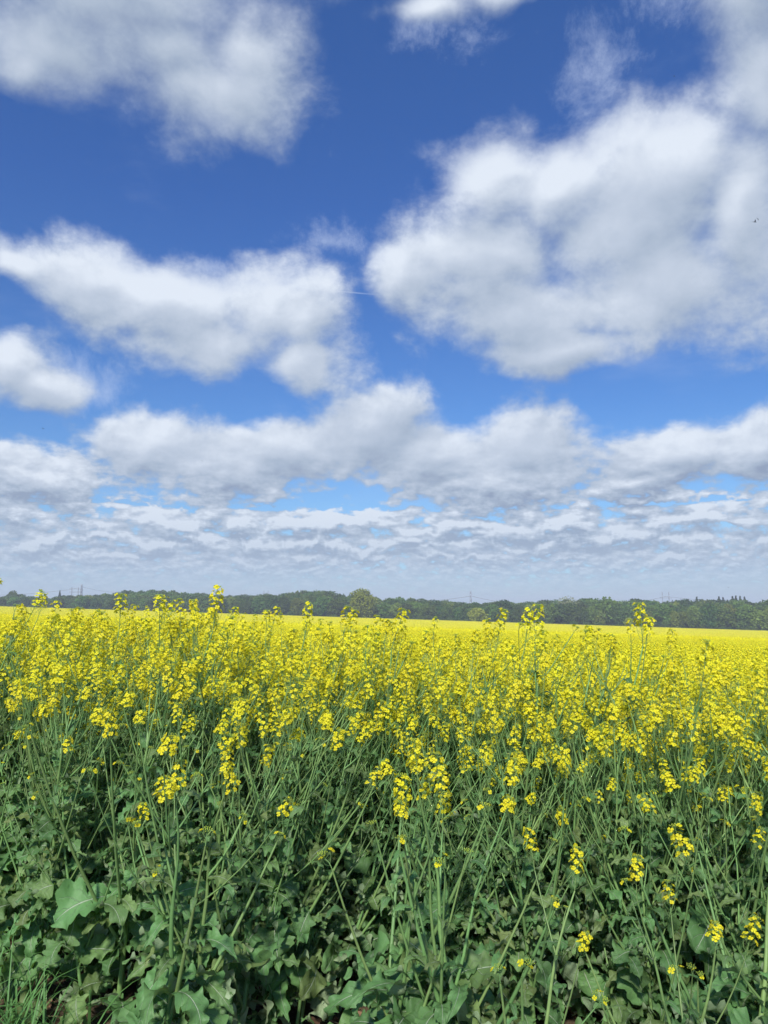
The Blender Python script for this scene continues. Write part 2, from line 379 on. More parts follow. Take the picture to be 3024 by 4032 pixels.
# ------------------------------------------------------------------ trees
rng = np.random.default_rng(5); R = random.Random(7)
def leaf_cards(mb, cen, rad3, n, size, m=0, shell=.55, rg=rng):
    """n irregular leaf clumps spread through an ellipsoid, denser near its surface"""
    d = rg.normal(size=(n, 3)); d /= np.linalg.norm(d, axis=1)[:, None]
    r = shell + (1 - shell) * rg.random(n) ** .6 + rg.normal(0, .05, n)
    P = np.asarray(cen) + d * r[:, None] * np.asarray(rad3)
    a = rg.normal(size=(n, 3)) + d * .2; a /= np.linalg.norm(a, axis=1)[:, None]
    b = np.cross(a, d + rg.normal(0, .8, (n, 3))); b /= np.linalg.norm(b, axis=1)[:, None] + 1e-9
    s = size * rg.uniform(.6, 1.4, (n, 1)); k = rg.uniform(.5, 1, (n, 1))
    V = np.stack([P - a * s, P + b * s * k, P + a * s * rg.uniform(.7, 1.2, (n, 1)), P - b * s * k * .8], 1).reshape(-1, 3)
    F = [(4 * i, 4 * i + 1, 4 * i + 2, 4 * i + 3) for i in range(n)]
    mb.add(V, F, m)
def broad_crown(seed, w=1.0, lumps=11, n=230, size=.036, low=.1, top=1.0, egg=.0):
    """unit tree: total height 1, crown width w"""
    rg = np.random.default_rng(seed); mb = MB()
    for i in range(lumps):
        t = (i + .5) / lumps; z = low + .12 + (top - low - .26) * t
        rr = w * .5 * math.sin(math.pi * min(1, .18 + .8 * t * (1 - egg * .3))) ** .6 * .62
        a = i * 2.4 + rg.random(); q = rr * rg.uniform(.5, 1.0) * (1 if i < lumps - 1 else .15)
        leaf_cards(mb, (q * math.cos(a), q * math.sin(a), z + rg.normal(0, .02)), (w * .24 * rg.uniform(.8, 1.2), w * .24 * rg.uniform(.8, 1.2), .15 * rg.uniform(.8, 1.25)), n, size, 0, .5, rg)
    leaf_cards(mb, (0, 0, (low + top) / 2), (w * .36, w * .36, (top - low) * .40), n * 3, size * 1.5, 0, .3, rg)
    return mb
def trunk_mb(rg, h=.55, r=.022, limbs=5):
    mb = MB(); V, F = tube([(0, 0, -.03), (0, 0, .1), (.01, .005, .3), (0, .01, h)], [r * 1.5, r, r * .8, r * .45], 7); mb.add(V, F)
    for i in range(limbs):
        a = i * 2.4; z = .16 + .3 * i / limbs; e = (.24 * math.cos(a), .24 * math.sin(a), z + .24)
        V, F = tube([(0, 0, z), (e[0] * .5, e[1] * .5, z + .1), e], [r * .5, r * .35, r * .15], 5); mb.add(V, F)
    return mb
def conifer(seed):
    rg = np.random.default_rng(seed); mb = MB()
    for i in range(16):
        t = i / 15; z = .08 + .88 * t; w = .20 * (1 - t) ** .85 + .008
        leaf_cards(mb, (0, 0, z), (w, w, .035), int(40 + 150 * (1 - t)), .022, 0, .45, rg)
    return mb
def bare(seed):
    rg = np.random.default_rng(seed); mb = MB()
    def br(p, d, l, r, dep):
        q = p + d * l; V, F = tube([p, (p + q) / 2 + Vector(rg.normal(0, .03 * l, 3)), q], [r, r * .8, r * .55], 4); mb.add(V, F)
        if dep == 0: return
        for k in range(4 if dep > 1 else 5):
            nd = (d + Vector(rg.normal(0, .55, 3))).normalized(); nd.z = abs(nd.z) * .8 + .1
            br(p + d * l * rg.uniform(.5, 1), nd.normalized(), l * rg.uniform(.5, .75), r * .5, dep - 1)
    br(Vector((0, 0, 0)), Vector((0, 0, 1)), .38, .02, 4)
    return mb
TM = {}
crown_specs = [('dark', T_dark, 1), ('dark', T_dark, 2), ('dark', T_dark, 3), ('mid', T_mid, 4), ('mid', T_mid, 5), ('mid', T_mid, 6), ('olive', T_olive, 7), ('olive', T_olive, 8)]
for i, (k, m_, sd_) in enumerate(crown_specs):
    TM.setdefault(k, []).append(broad_crown(sd_, [1.0, .85, 1.15, .95, 1.1][i % 5], 11).mesh('crown', [m_], False))
TM['lime'] = [broad_crown(21, 1.05, 10, low=.16).mesh('crown', [T_lime], False)]
TM['tall'] = [broad_crown(22, .95, 16, 300, .026, low=.04).mesh('crown', [T_lime], False)]
TM['bush'] = [broad_crown(s_, 1.5, 9, 200, .05, low=-.08).mesh('crown', [T_dark], False) for s_ in (23, 24)]
TM['bushp'] = [broad_crown(25, 1.5, 9, 200, .05, low=-.08).mesh('crown', [T_pale], False)]
TM['con'] = [conifer(s_).mesh('crown', [T_con], False) for s_ in (26, 27)]
TM['bare'] = [bare(30).mesh('crown', [M_paleb])]
mbp = MB(); mbp.merge(bare(31)); leaf_cards(mbp, (0, 0, .68), (.36, .36, .30), 900, .02, 1, .3); TM['thin'] = [mbp.mesh('crown', [M_paleb, T_pale])]
trunks = [trunk_mb(np.random.default_rng(s_)).mesh('trunk', [M_bark]) for s_ in (1, 2)]
def tree(kind, x, y, hgt, label, name='broadleaf_tree', cat='tree', group=None, wid=1.0):
    t = empty(name, (x, y, float(gz(x, y)) - .1)); tag(t, label, cat, group)
    t.scale = (hgt * wid, hgt * wid, hgt); t.rotation_euler.z = R.uniform(0, 6.3)
    add('crown', R.choice(TM[kind]), t)
    if kind not in ('bare', 'bush', 'bushp'): add('trunk', R.choice(trunks), t)
    return t
def edge_y(u): return 468 / (1 + .30 * u)            # the straight foot of the wood, x = u*y
PX = [0, 60, 150, 250, 450, 500, 700, 850, 1000, 1100, 1280, 1340, 1500, 1600, 1680, 1800, 1900, 2100, 2250, 2500, 2700, 2850, 2960, 3024]
PT = [2352, 2338, 2350, 2347, 2338, 2328, 2332, 2344, 2345, 2337, 2330, 2342, 2358, 2358, 2362, 2370, 2374, 2374, 2366, 2366, 2369, 2372, 2380, 2372]
def top_ang(u): return (2400 - np.interp(1512 + u * 2912 * 1.0, PX, PT)) / 2912
# front row: individual trees
side = lambda u: 'far left' if u < -.36 else 'left' if u < -.14 else 'middle' if u < .12 else 'right' if u < .34 else 'far right'
LT = {'dark': 'dark green rounded oak-like tree before the wood, {} of the field', 'mid': 'mid green leafy tree before the wood, {} of the field',
      'olive': 'paler olive green tree before the wood, {} of the field'}
u = -.60
while u < .62:
    y = edge_y(u) + R.uniform(4, 10); x = u * y
    base = float(gz(x, y)); H = (CAM_H + top_ang(u) * y) - base
    f = R.uniform(.66, .98); kind = R.choices(['dark', 'mid', 'olive'], [4, 5, 3 if u > .1 else 1.5])[0]
    tree(kind, x, y, H * f, LT[kind].format(side(u)), group='trees along the front of the far wood', wid=R.uniform(.85, 1.15))
    u += R.uniform(.013, .020)
# landmark trees: bearing u, distance, height
def lm(kind, px, top, y, label, name='broadleaf_tree', cat='tree', wid=1.0, hscale=1.0):
    u = (px - 1512) / 2912; x = u * y; H = CAM_H + (2404 - top) / 2912 * y - float(gz(x, y))
    return tree(kind, x, y, H * hscale, label, name, cat, None, wid)
lm('tall', 1425, 2319, 452, 'tallest tree, pale yellow-green and rounded, standing out before the wood in the centre', wid=1.02)
lm('bush', 1428, 2429, 446, 'small dark shrub at the foot of the tall pale tree', 'shrub', 'shrub', .8)
lm('bush', 1605, 2411, 440, 'round dark bush standing alone on the yellow field right of the tall tree', 'bush', 'bush', .8)
lm('lime', 1875, 2393, 440, 'small spreading yellow-green tree before the wood below the mast', wid=1.25)
lm('olive', 765, 2356, 520, 'rounded pale olive tree at the field edge left of the centre', wid=1.0)
lm('olive', 918, 2354, 516, 'broad round olive tree at the field edge beside a low grey bush', wid=1.1)
lm('bushp', 840, 2400, 512, 'low greyish bush between two olive trees at the field edge', 'bush', 'bush')
lm('bushp', 660, 2382, 530, 'pale greyish bush behind the tallest flower heads at left', 'bush', 'bush')
lm('bush', 1150, 2409, 480, 'small dark bush on the pale meadow strip before the wood', 'bush', 'bush')
lm('bush', 1200, 2398, 470, 'left one of a pair of joined dark bushes at the field edge', 'bush', 'bush', .85)
lm('bush', 1228, 2395, 468, 'right one of a pair of joined dark bushes at the field edge', 'bush', 'bush', .85)
lm('lime', 2465, 2431, 409, 'small pointed yellow-green tree in front of the wood at right', wid=.8)
lm('con', 243, 2329, 620, 'dark pointed conifer rising over the wood at far left', 'conifer_tree')
lm('bare', 432, 2318, 700, 'pale leafless round-crowned tree on the skyline at left', 'bare_tree', wid=1.5)
lm('thin', 2228, 2349, 470, 'thin grey-green tree rising above the wood right of the mast', 'sparse_tree', wid=1.2)
lm('dark', 1978, 2366, 470, 'dark oak-like tree with a flat crown beside the mast', wid=1.0)
lm('mid', 2380, 2356, 440, 'round-topped tree bulging above the skyline at right', wid=1.0)
lm('mid', 60, 2331, 590, 'round-topped tree bulging above the skyline at far left', wid=.9)
for i, (px, tp) in enumerate([(2735, 2363), (2822, 2362), (2838, 2365), (2875, 2360), (2888, 2359), (2905, 2361), (2922, 2363)]):
    lm('con', px, tp - 9, 560 + 6 * (i % 3), 'dark pointed conifer in the row on the right skyline', 'conifer_tree', wid=1.1)['group'] = 'conifers on the right skyline'
for o in [o for o in bpy.data.objects if o.name.startswith('conifer_tree') and 'group' in o]: pass
# the wood behind: reads as one mass
pts = []; rots = []; scl = []; idx = []
pro = TM['dark'] + TM['mid'] + TM['olive']
for row in range(9):
    u = -.72
    while u < .74:
        y = edge_y(u) + 14 + row * 13 + R.uniform(-4, 4); x = u * y; H = CAM_H + (top_ang(u) - .0012) * y - float(gz(x, y))
        H *= (1.08 + .05 * math.sin(u * 37) * math.sin(u * 61 + 1)) * ((.78 + .22 * min(1, row / 3)) * R.uniform(.88, 1.03) if row else R.uniform(.7, .9))
        pts.append((x, y, float(gz(x, y)) - .2)); rots.append((0, 0, R.uniform(0, 6.3))); w_ = H * R.uniform(.8, 1.2); scl.append((w_, w_, H))
        idx.append(R.choices(range(8), [3, 3, 3, 3, 3, 3, 1, 1])[0]); u += R.uniform(.012, .019)
scatter('woodland', pts, rots, scl, idx, pro, 'mass of mixed trees making up the wood behind the field', 'woodland')
# scrubby hem under the trees
pts = []; rots = []; scl = []; idx = []; u = -.66
while u < .66:
    y = edge_y(u) + R.uniform(.5, 7); x = u * y; H = R.uniform(1.5, 4.0)
    pts.append((x, y, float(gz(x, y)) - .3)); rots.append((0, 0, R.uniform(0, 6))); scl.append((H * 1.3, H * 1.3, H)); idx.append(R.randrange(2)); u += R.uniform(.003, .007)
scatter('undergrowth', pts, rots, scl, idx, TM['bush'], 'dark scrub along the foot of the wood', 'undergrowth')

# ------------------------------------------------------------------ pylons and cables
def strut(mb, a, b, r=.16):
    V, F = tube([a, b], [r, r], 4, True); mb.add(V, F)
def lattice(mb, x0, x1, y0, y1, w0, w1, h, n=8, r=.16):
    c = [(sx, sy) for sx, sy in ((-1, -1), (1, -1), (1, 1), (-1, 1))]
    def P(k, t): sx, sy = c[k % 4]; w = w0 + (w1 - w0) * t; return (x0 + (x1 - x0) * t + sx * w, y0 + (y1 - y0) * t + sy * w, h * t)
    for k in range(4): strut(mb, P(k, 0), P(k, 1), r)
    for i in range(n):
        for k in range(4):
            a, b = i / n, (i + 1) / n
            strut(mb, P(k, a), P(k + 1, b), r * .5); strut(mb, P(k + 1, a), P(k, b), r * .5)
def pylon_at(px, top, y, H):
    x = (px - 1512) / 2912 * y; zt = CAM_H + (2400 - top) / 2912 * y
    return x, zt - H
def mast_pylon(px, top, y, H, label):
    x, z = pylon_at(px, top, y, H); t = empty('pylon', (x, y, z)); tag(t, label, 'pylon')
    mb = MB(); lattice(mb, 0, 0, 0, 0, H * .040, H * .014, H, 10, .26); add('lattice_tower', mb.mesh('lattice_tower', [M_steel]), t)
    for hz_, w in ((.62, .05), (.80, .04)):
        mb = MB()
        for s in (-1, 1): strut(mb, (0, s * H * .015, H * hz_), (0, s * H * w * 3.2, H * (hz_ + .01)), .2); strut(mb, (0, s * H * .02, H * (hz_ + .06)), (0, s * H * w * 3.2, H * (hz_ + .01)), .15)
        add('crossarm', mb.mesh('crossarm', [M_steel]), t)
    return t
def twin_pylon(px, top, y, H, w, label, bars=(.80, .60)):
    x, z = pylon_at(px, top, y, H); t = empty('pylon', (x, y, z)); tag(t, label, 'pylon')
    for s in (-1, 1):
        mb = MB(); lattice(mb, s * w / 2, s * w / 2, 0, 0, H * .018, H * .008, H, 8, .11); add('lattice_tower', mb.mesh('lattice_tower', [M_steel]), t)
    for b in bars:
        mb = MB()
        for dz in (0, .035): strut(mb, (-w * .9, 0, H * (b + dz)), (w * .9, 0, H * (b + dz)), .13)
        for k in range(9): a = -w * .9 + k * w * .2; strut(mb, (a, 0, H * b), (a + w * .2, 0, H * (b + .035)), .08)
        add('crossarm', mb.mesh('crossarm', [M_steel]), t)
    return t
mast_pylon(1851, 2328, 900, 46, 'tall slim lattice mast rising above the wood right of centre')
twin_pylon(2614, 2331, 900, 40, 8, 'twin-column lattice pylon above the wood at right')
twin_pylon(1050, 2326, 1100, 34, 6, 'small twin-peaked pylon on the skyline left of centre', (.85, .62))
twin_pylon(302, 2314, 850, 30, 7.5, 'wide portal pylon with a long crossbeam on the left skyline', (.93, .80))
mast_pylon(327, 2303, 850, 34, 'slim lattice mast beside the wide portal pylon on the left skyline')
mast_pylon(2906, 2356, 1000, 30, 'faint small mast behind the conifers at far right')
def cable(a, b, y0, y1, sag, label, r=.15):
    (pa, ta), (pb, tb) = a, b; pts = []
    for i in range(25):
        t = i / 24; y = y0 + (y1 - y0) * t; px = pa + (pb - pa) * t; tp = ta + (tb - ta) * t
        pts.append(((px - 1512) / 2912 * y, y, CAM_H + (2400 - tp) / 2912 * y - sag * 4 * t * (1 - t)))
    mb = MB(); V, F = tube(pts, [r] * 25, 5); mb.add(V, F); o = add('power_line', mb.mesh('power_line', [M_cable])); tag(o, label, 'power line')
cable((1851, 2348), (1400, 2372), 900, 1000, 4, 'power line sagging away to the left of the tall slim mast', .3)
cable((1851, 2348), (2614, 2350), 900, 900, 14, 'power line sagging between the tall slim mast and the twin-column pylon', .3)
cable((2614, 2350), (3060, 2376), 900, 800, 2, 'power line leaving the twin-column pylon to the right', .2)
cable((327, 2312), (520, 2336), 850, 900, 2, 'power line leaving the left masts to the right', .14)
cable((302, 2320), (-60, 2345), 850, 850, 2, 'power line leaving the left masts to the left', .2)

# ------------------------------------------------------------------ birds
def bird(px, py, y, span, label, roll=.2, yaw=.4, flap=.3):
    cy = (2016 - py) / 2912; q = y / (math.cos(rad(7.5)) - cy * math.sin(rad(7.5)))
    x = (px - 1512) / 2912 * q; z = CAM_H + (math.sin(rad(7.5)) + cy * math.cos(rad(7.5))) * q
    t = empty('bird', (x, y, z)); tag(t, label, 'bird'); t.rotation_euler = (roll, roll * .6, yaw); t.scale = (span,) * 3
    mb = MB(); V, F = tube([(0, -.34, 0), (0, -.24, .01), (0, -.08, 0), (0, .12, 0), (0, .26, 0), (0, .42, .01)], [.005, .035, .06, .05, .025, .008], 7, True); mb.add(V, F)
    add('body', mb.mesh('body', [M_bird]), t)
    for s in (-1, 1):
        L = [(0, -.10, 0), (.20 * s, -.15, flap * .12), (.5 * s, .02, flap * .30), (.24 * s, .03, flap * .13), (0, .08, 0)]
        V = L + [(a, b, c - .012) for a, b, c in L]; n = 5
        F = [(0, 1, 2, 3, 4), (9, 8, 7, 6, 5)] + [(i, (i + 1) % n, (i + 1) % n + n, i + n) for i in range(n)]
        mb = MB(); mb.add(V, F); add('wing', mb.mesh('wing', [M_bird], False), t)
    mb = MB(); V = [(0, .30, .01), (.06, .52, .01), (0, .46, .01), (-.06, .52, .01)]; V += [(a, b, c - .01) for a, b, c in V]
    mb.add(V, [(0, 1, 2, 3), (7, 6, 5, 4), (0, 1, 5, 4), (1, 2, 6, 5), (2, 3, 7, 6), (3, 0, 4, 7)]); add('tail', mb.mesh('tail', [M_bird], False), t)
bird(2972, 874, 38, .30, 'lower dark bird of the two flying close together against the big cloud at right', .35, 1.1, .9)
bird(2984, 862, 41, .26, 'upper dark bird of the two flying close together against the big cloud at right', .9, .7, -.3)
bird(170, 1688, 60, .30, 'dark bird with bent wings flying low in the blue gap at left', .6, .3, .9)
bird(323, 1645, 90, .26, 'tiny dark bird in the blue gap right of the bent-winged bird', .2, .9)
bird(2868, 2312, 150, .42, 'tiny dark bird just above the horizon at right', .1, 1.4)
bird(2655, 300, 60, .26, 'tiny dark bird among the wisps above the big cloud at right', .5, .6)
bird(401, 1079, 80, .22, 'tiny dark bird before the white cloud at left', .3, .2)
bird(796, 1814, 110, .30, 'tiny dark bird before the low grey cloud bank at left', .3, 1.2)

# ------------------------------------------------------------------ cloud that shades the near edge of the field
m_c, h, out = mat('cloud')
s_ = h.N.new('ShaderNodeBsdfDiffuse'); s_.inputs[0].default_value = (.9, .9, .9, 1)
t_ = h.N.new('ShaderNodeBsdfTranslucent'); t_.inputs[0].default_value = (.9, .9, .9, 1)
a_ = h.N.new('ShaderNodeMixShader'); h.put(a_.inputs[0], .5); h.put(a_.inputs[1], s_.outputs[0]); h.put(a_.inputs[2], t_.outputs[0])
tr_ = h.N.new('ShaderNodeBsdfTransparent')
b_ = h.N.new('ShaderNodeMixShader'); h.put(b_.inputs[0], .72); h.put(b_.inputs[1], a_.outputs[0]); h.put(b_.inputs[2], tr_.outputs[0])
h.L.new(b_.outputs[0], out.inputs[0])
ALT = 450; ofs = sd * (ALT / sd.z)
nU, nV = 64, 24; V = []; F = []
for j in range(nV + 1):
    ph = -math.pi / 2 + math.pi * j / nV
    for i in range(nU):
        th = 2 * math.pi * i / nU; cx_ = math.cos(th); sy_ = math.sin(th)
        sq = 1 / (abs(cx_) ** 4 + abs(sy_) ** 4) ** .25
        lump = 1 + .05 * math.sin(5 * th + 1) * math.cos(3 * ph) + .04 * math.sin(11 * th + 2 * ph)
        r_ = math.cos(ph) ** .5 * sq * lump
        V.append((150 * r_ * cx_, 80 * r_ * sy_, 22 * math.sin(ph) * (1 + .3 * math.sin(3 * th + 4 * ph)) * (1.3 if ph > 0 else .5)))
for j in range(nV):
    for i in range(nU): F.append((j * nU + i, j * nU + (i + 1) % nU, (j + 1) * nU + (i + 1) % nU, (j + 1) * nU + i))
dn = [(v[1] - sd.y / sd.z * v[2]) for v in V if abs(v[0] - sd.x / sd.z * v[2]) < 12]; edge_ = max(dn)      # where the shadow's front edge falls
mb = MB(); mb.add(V, F); cl = add('cloud', mb.mesh('cloud', [m_c])); cl.location = (ofs.x, ofs.y - edge_ + 5.0, ALT); tag(cl, 'pale cumulus cloud high behind the viewer whose shadow lies on the near field edge', 'cloud', kind='structure')

# ------------------------------------------------------------------ haze
m_h, h, out = mat('haze'); vol = h.N.new('ShaderNodeVolumePrincipled'); vol.inputs['Color'].default_value = (.80, .88, 1.0, 1)
vol.inputs['Density'].default_value = .00042; vol.inputs['Anisotropy'].default_value = 0.0; h.L.new(vol.outputs[0], out.inputs['Volume'])
HAZE = True
if HAZE:
    mb = MB(); V, F = box((0, 1800, -10), (7000, 4000, 140)); mb.add(V, F); hz_o = add('haze', mb.mesh('haze', [m_h], False)); tag(hz_o, 'pale haze in the air over the fields', 'haze', kind='stuff')

# ------------------------------------------------------------------ rapeseed pieces
PI2 = 2 * math.pi
def leaf_mb(seed, L, W, kind, nu=22, nv=6, droop=1.0):
    """leaf along +Y, face +Z. kind: 'big' (lyrate, stalked), 'mid' (clasping oblong), 'small' (narrow)"""
    rg = random.Random(seed); V = []; U = []; ph = [rg.uniform(0, 6.3) for _ in range(8)]
    lobes = {'big': 7, 'mid': 6, 'small': 3}[kind]; side_l = [[rg.uniform(.6, 1.25) for _ in range(12)] for _ in range(2)]
    bend = rg.uniform(.5, 1.3) * droop; twist = rg.uniform(-.6, .6); curl = rg.uniform(-.35, .55); swing = rg.uniform(-.3, .3)
    y = z = x = 0.0; ang = rg.uniform(.1, .35); rows = []
    for i in range(nu + 1):
        t = i / nu
        if i: 
            ang -= bend * (1.6 / nu) * (.4 + 1.3 * t); y += math.cos(ang) * L / nu; z += math.sin(ang) * L / nu; x += swing * t * L / nu
        if kind == 'big':
            w = .055 if t < .16 else W_big(t)
        elif kind == 'mid':
            w = (.62 - .25 * t * 1.0 + .35 * math.sin(math.pi * min(1, t * 1.05))) * min(1, (1 - t) * 3.2 + .02) ** .8 if t > .06 else .75
            w *= .85
        else:
            w = (.35 + .75 * math.sin(math.pi * (t * .8 + .12))) * min(1, (1 - t) * 2.0 + .01)
        for j in range(nv + 1):
            s = j / nv * 2 - 1; sd_ = 0 if s < 0 else 1; a = abs(s)
            k = t * lobes + ph[sd_]; lob = 1.0
            if kind != 'small' and t > .1:
                lob = 1 - (.42 if kind == 'big' else .22) * (1 - abs(math.sin(math.pi * k * .5))) ** 1.3 * (1.25 - t * .7)
                lob *= side_l[sd_][int(k * .5) % 12] if kind == 'big' else 1 + .3 * (side_l[sd_][int(k * .5) % 12] - 1)
                lob += .08 * math.sin(k * 8.0 + ph[2]) + (.06 * abs(math.sin(k * 13 + ph[3])) if nu > 12 else 0)
            hw = W * .5 * w * lob * (a ** 1.0)
            sx = math.copysign(hw, s) if a else 0
            wave = W * (a * a * (.17 * math.sin(t * 15 + ph[4] + s * 2) + .11 * math.sin(t * 33 + ph[5] - s)) + a * .05 * math.sin(t * 47 + s * 5 + ph[6])) * (0 if kind == 'big' and t < .15 else 1)
            fold = -curl * hw * a + abs(hw) * .18
            tw = twist * t; xx = sx * math.cos(tw); zz = sx * math.sin(tw) + wave + fold
            V.append((x + xx, y - zz * math.sin(ang) * .9, z + zz * math.cos(ang))); U.append((.5 + s / 2, t))
    F = [(i * (nv + 1) + j, i * (nv + 1) + j + 1, (i + 1) * (nv + 1) + j + 1, (i + 1) * (nv + 1) + j) for i in range(nu) for j in range(nv)]
    mb = MB(); mb.add(V, F, 0, U); return mb
def W_big(t):
    if t < .42: return .16 + .42 * (.5 - .5 * math.cos((t - .16) / .26 * PI2 * 1.5)) ** .7 * ((t - .1) / .35)
    q = (t - .42) / .58; return .25 + 1.0 * math.sin(math.pi * min(1, q * .88 + .16)) ** .75 if q < .93 else .62 * (1 - (q - .93) / .07 * .8)
BIG = [leaf_mb(i, R.uniform(.20, .34), R.uniform(.09, .15), 'big', 40, 8) for i in range(16)]
MID = [leaf_mb(50 + i, R.uniform(.12, .19), R.uniform(.055, .085), 'mid', 28, 6) for i in range(12)]
SML = [leaf_mb(90 + i, R.uniform(.06, .10), R.uniform(.018, .028), 'small', 10, 4) for i in range(6)]
BIGm = [m_.mesh('leaf', [M_leaf]) for m_ in BIG]; MIDm = [m_.mesh('leaf', [M_leaf]) for m_ in MID]; SMLm = [m_.mesh('leaf', [M_leaf]) for m_ in SML]

def petal_flower(seed, lod=0):
    rg = random.Random(seed); V = []; F = []
    for k in range(4):
        a = k * math.pi / 2 + rg.uniform(-.15, .15) + .3; cup = rg.uniform(.05, .5); Lp = .0094 * rg.uniform(.85, 1.12)
        ca, sa = math.cos(a), math.sin(a); ux, uy = -sa, ca
        prof = [(0, .0008, 0), (.45, .0033, .12), (.85, .0052, .30), (1.05, .0030, .28)] if lod == 0 else [(.05, .002, 0), (1.0, .0050, .25)]
        n0 = len(V)
        for (t, hw, c) in prof:
            r_ = t * Lp; zz = .002 + c * cup * Lp + (-.22 * r_ * t if cup < .2 else 0)
            for s in ((-1, 0, 1) if lod == 0 else (-1, 1)):
                V.append((ca * r_ + ux * hw * s, sa * r_ + uy * hw * s, zz + abs(s) * .0012 * rg.uniform(-.4, 1)))
        c_ = 3 if lod == 0 else 2
        for i in range(len(prof) - 1):
            for j in range(c_ - 1): F.append((n0 + i * c_ + j, n0 + i * c_ + j + 1, n0 + (i + 1) * c_ + j + 1, n0 + (i + 1) * c_ + j))
    mb = MB(); mb.add(V, F, 0)
    if lod == 0:
        V, F = tube([(0, 0, -.001), (0, 0, .006)], [.0009, .0011], 4, True); mb.add(V, F, 1)
        for k in range(4):
            a = k * 1.57 + .8; V, F = tube([(.001 * math.cos(a), .001 * math.sin(a), 0), (.003 * math.cos(a), .003 * math.sin(a), .006)], [.0004, .0009], 3, True); mb.add(V, F, 0)
    return mb
def bud(mb, p, d, L=.006, r=.0019, m=1):
    p = Vector(p); d = Vector(d).normalized(); a = d.orthogonal().normalized(); b = d.cross(a)
    V = [p] + [p + d * L * .5 + (a * math.cos(k * PI2 / 5) + b * math.sin(k * PI2 / 5)) * r for k in range(5)] + [p + d * L]
    F = [(0, 1 + (k + 1) % 5, 1 + k) for k in range(5)] + [(6, 1 + k, 1 + (k + 1) % 5) for k in range(5)]
    mb.add([tuple(v) for v in V], F, m)
FL0 = [petal_flower(i) for i in range(6)]; FL1 = [petal_flower(i, 1) for i in range(4)]
FL0m = [m_.mesh('flower', [M_petal, M_bud]) for m_ in FL0]
def raceme(seed, lod=0, nf=16, L=.12, nb=16, pods=10):
    """flower head: axis, buds on top, a whorl of open flowers, young pods beneath. returns (mb, flower matrices)
    slots: 0 petal 1 bud 2 stem"""
    rg = random.Random(seed); mb = MB(); fl = []
    bx_, by_ = rg.uniform(-.015, .015), rg.uniform(-.015, .015)
    ax = lambda t: Vector((bx_ * t * t, by_ * t * t, L * t))
    V, F = tube([ax(0), ax(.5), ax(1)], [.0016, .0013, .0009], 4 if lod == 0 else 3); mb.add(V, F, 2)
    n_b = nb if lod == 0 else max(3, nb // 4)
    for i in range(n_b):
        a = i * 2.4; q = (i / n_b) ** .5; d = Vector((math.cos(a) * q * 1.1, math.sin(a) * q * 1.1, 1 - q * .45)).normalized()
        e = ax(1) + d * (.004 + .010 * q); bud(mb, e, d + Vector((0, 0, .5)), .006 if lod == 0 else .008, .0019 if lod == 0 else .003, 1)
        if lod == 0: V, F = tube([ax(.97), e], [.0005, .0005], 3); mb.add(V, F, 2)
    for i in range(nf):
        t = 1.0 - .62 * ((i + .5) / nf) ** .9; a = i * 2.4 + rg.uniform(-.3, .3); up = rg.uniform(.35, .9)
        lp = .018 + .011 * (1 - t) + rg.uniform(-.004, .006)
        d = Vector((math.cos(a), math.sin(a), up)).normalized(); p = ax(t); e = p + d * lp
        nrm = (d + Vector((0, 0, rg.uniform(-.1, .7))) + Vector((rg.uniform(-.4, .4), rg.uniform(-.4, .4), rg.uniform(-.4, .4)))).normalized()
        M = Matrix.Translation(e) @ nrm.to_track_quat('Z', 'Y').to_matrix().to_4x4() @ Matrix.Rotation(rg.uniform(0, 6), 4, 'Z') @ Matrix.Scale(rg.uniform(.85, 1.15) * (1 if lod == 0 else 1.15), 4)
        fl.append((M, rg.randrange(6)))
        if lod == 0: V, F = tube([p, p + d * lp * .5 - Vector((0, 0, .001)), e], [.0006, .0005, .0007], 3); mb.add(V, F, 2)
    for i in range(pods if lod == 0 else pods // 3):
        t = .38 * (1 - i / pods); a = i * 2.4 + 1; d = Vector((math.cos(a), math.sin(a), .7)).normalized(); p = ax(t)
        V, F = tube([p, p + d * .02, p + d * .028 + Vector((0, 0, .014))], [.0006, .0007, .0006], 3); mb.add(V, F, 2)
    return mb, fl
HM = [M_petal, M_bud, M_stem]
HEADS = []       # (joined mesh, bare mesh, flower list, near MB)
for i in range(10):
    b_, fl = raceme(200 + i, 0, R.randrange(13, 23), R.uniform(.10, .16), R.randrange(12, 22))
    bare_m = b_.mesh('flower_head', HM); j = MB(); j.merge(b_)
    for M, k in fl: j.merge(FL0[k], M)
    HEADS.append((j.mesh('flower_head', HM), bare_m, fl))
BUDH = []
for i in range(4):
    b_, fl = raceme(300 + i, 0, R.choice([0, 0, 1, 2]), .035, 16, 2); 
    for M, k in fl: b_.merge(FL0[k], M)
    BUDH.append(b_.mesh('flower_bud_cluster', HM))
LOWH = []
for i in range(8):
    b_, fl = raceme(400 + i, 1, R.randrange(14, 21), R.uniform(.10, .16), 10, 6)
    for M, k in fl: b_.merge(FL1[k % 4], M)
    LOWH.append(b_)

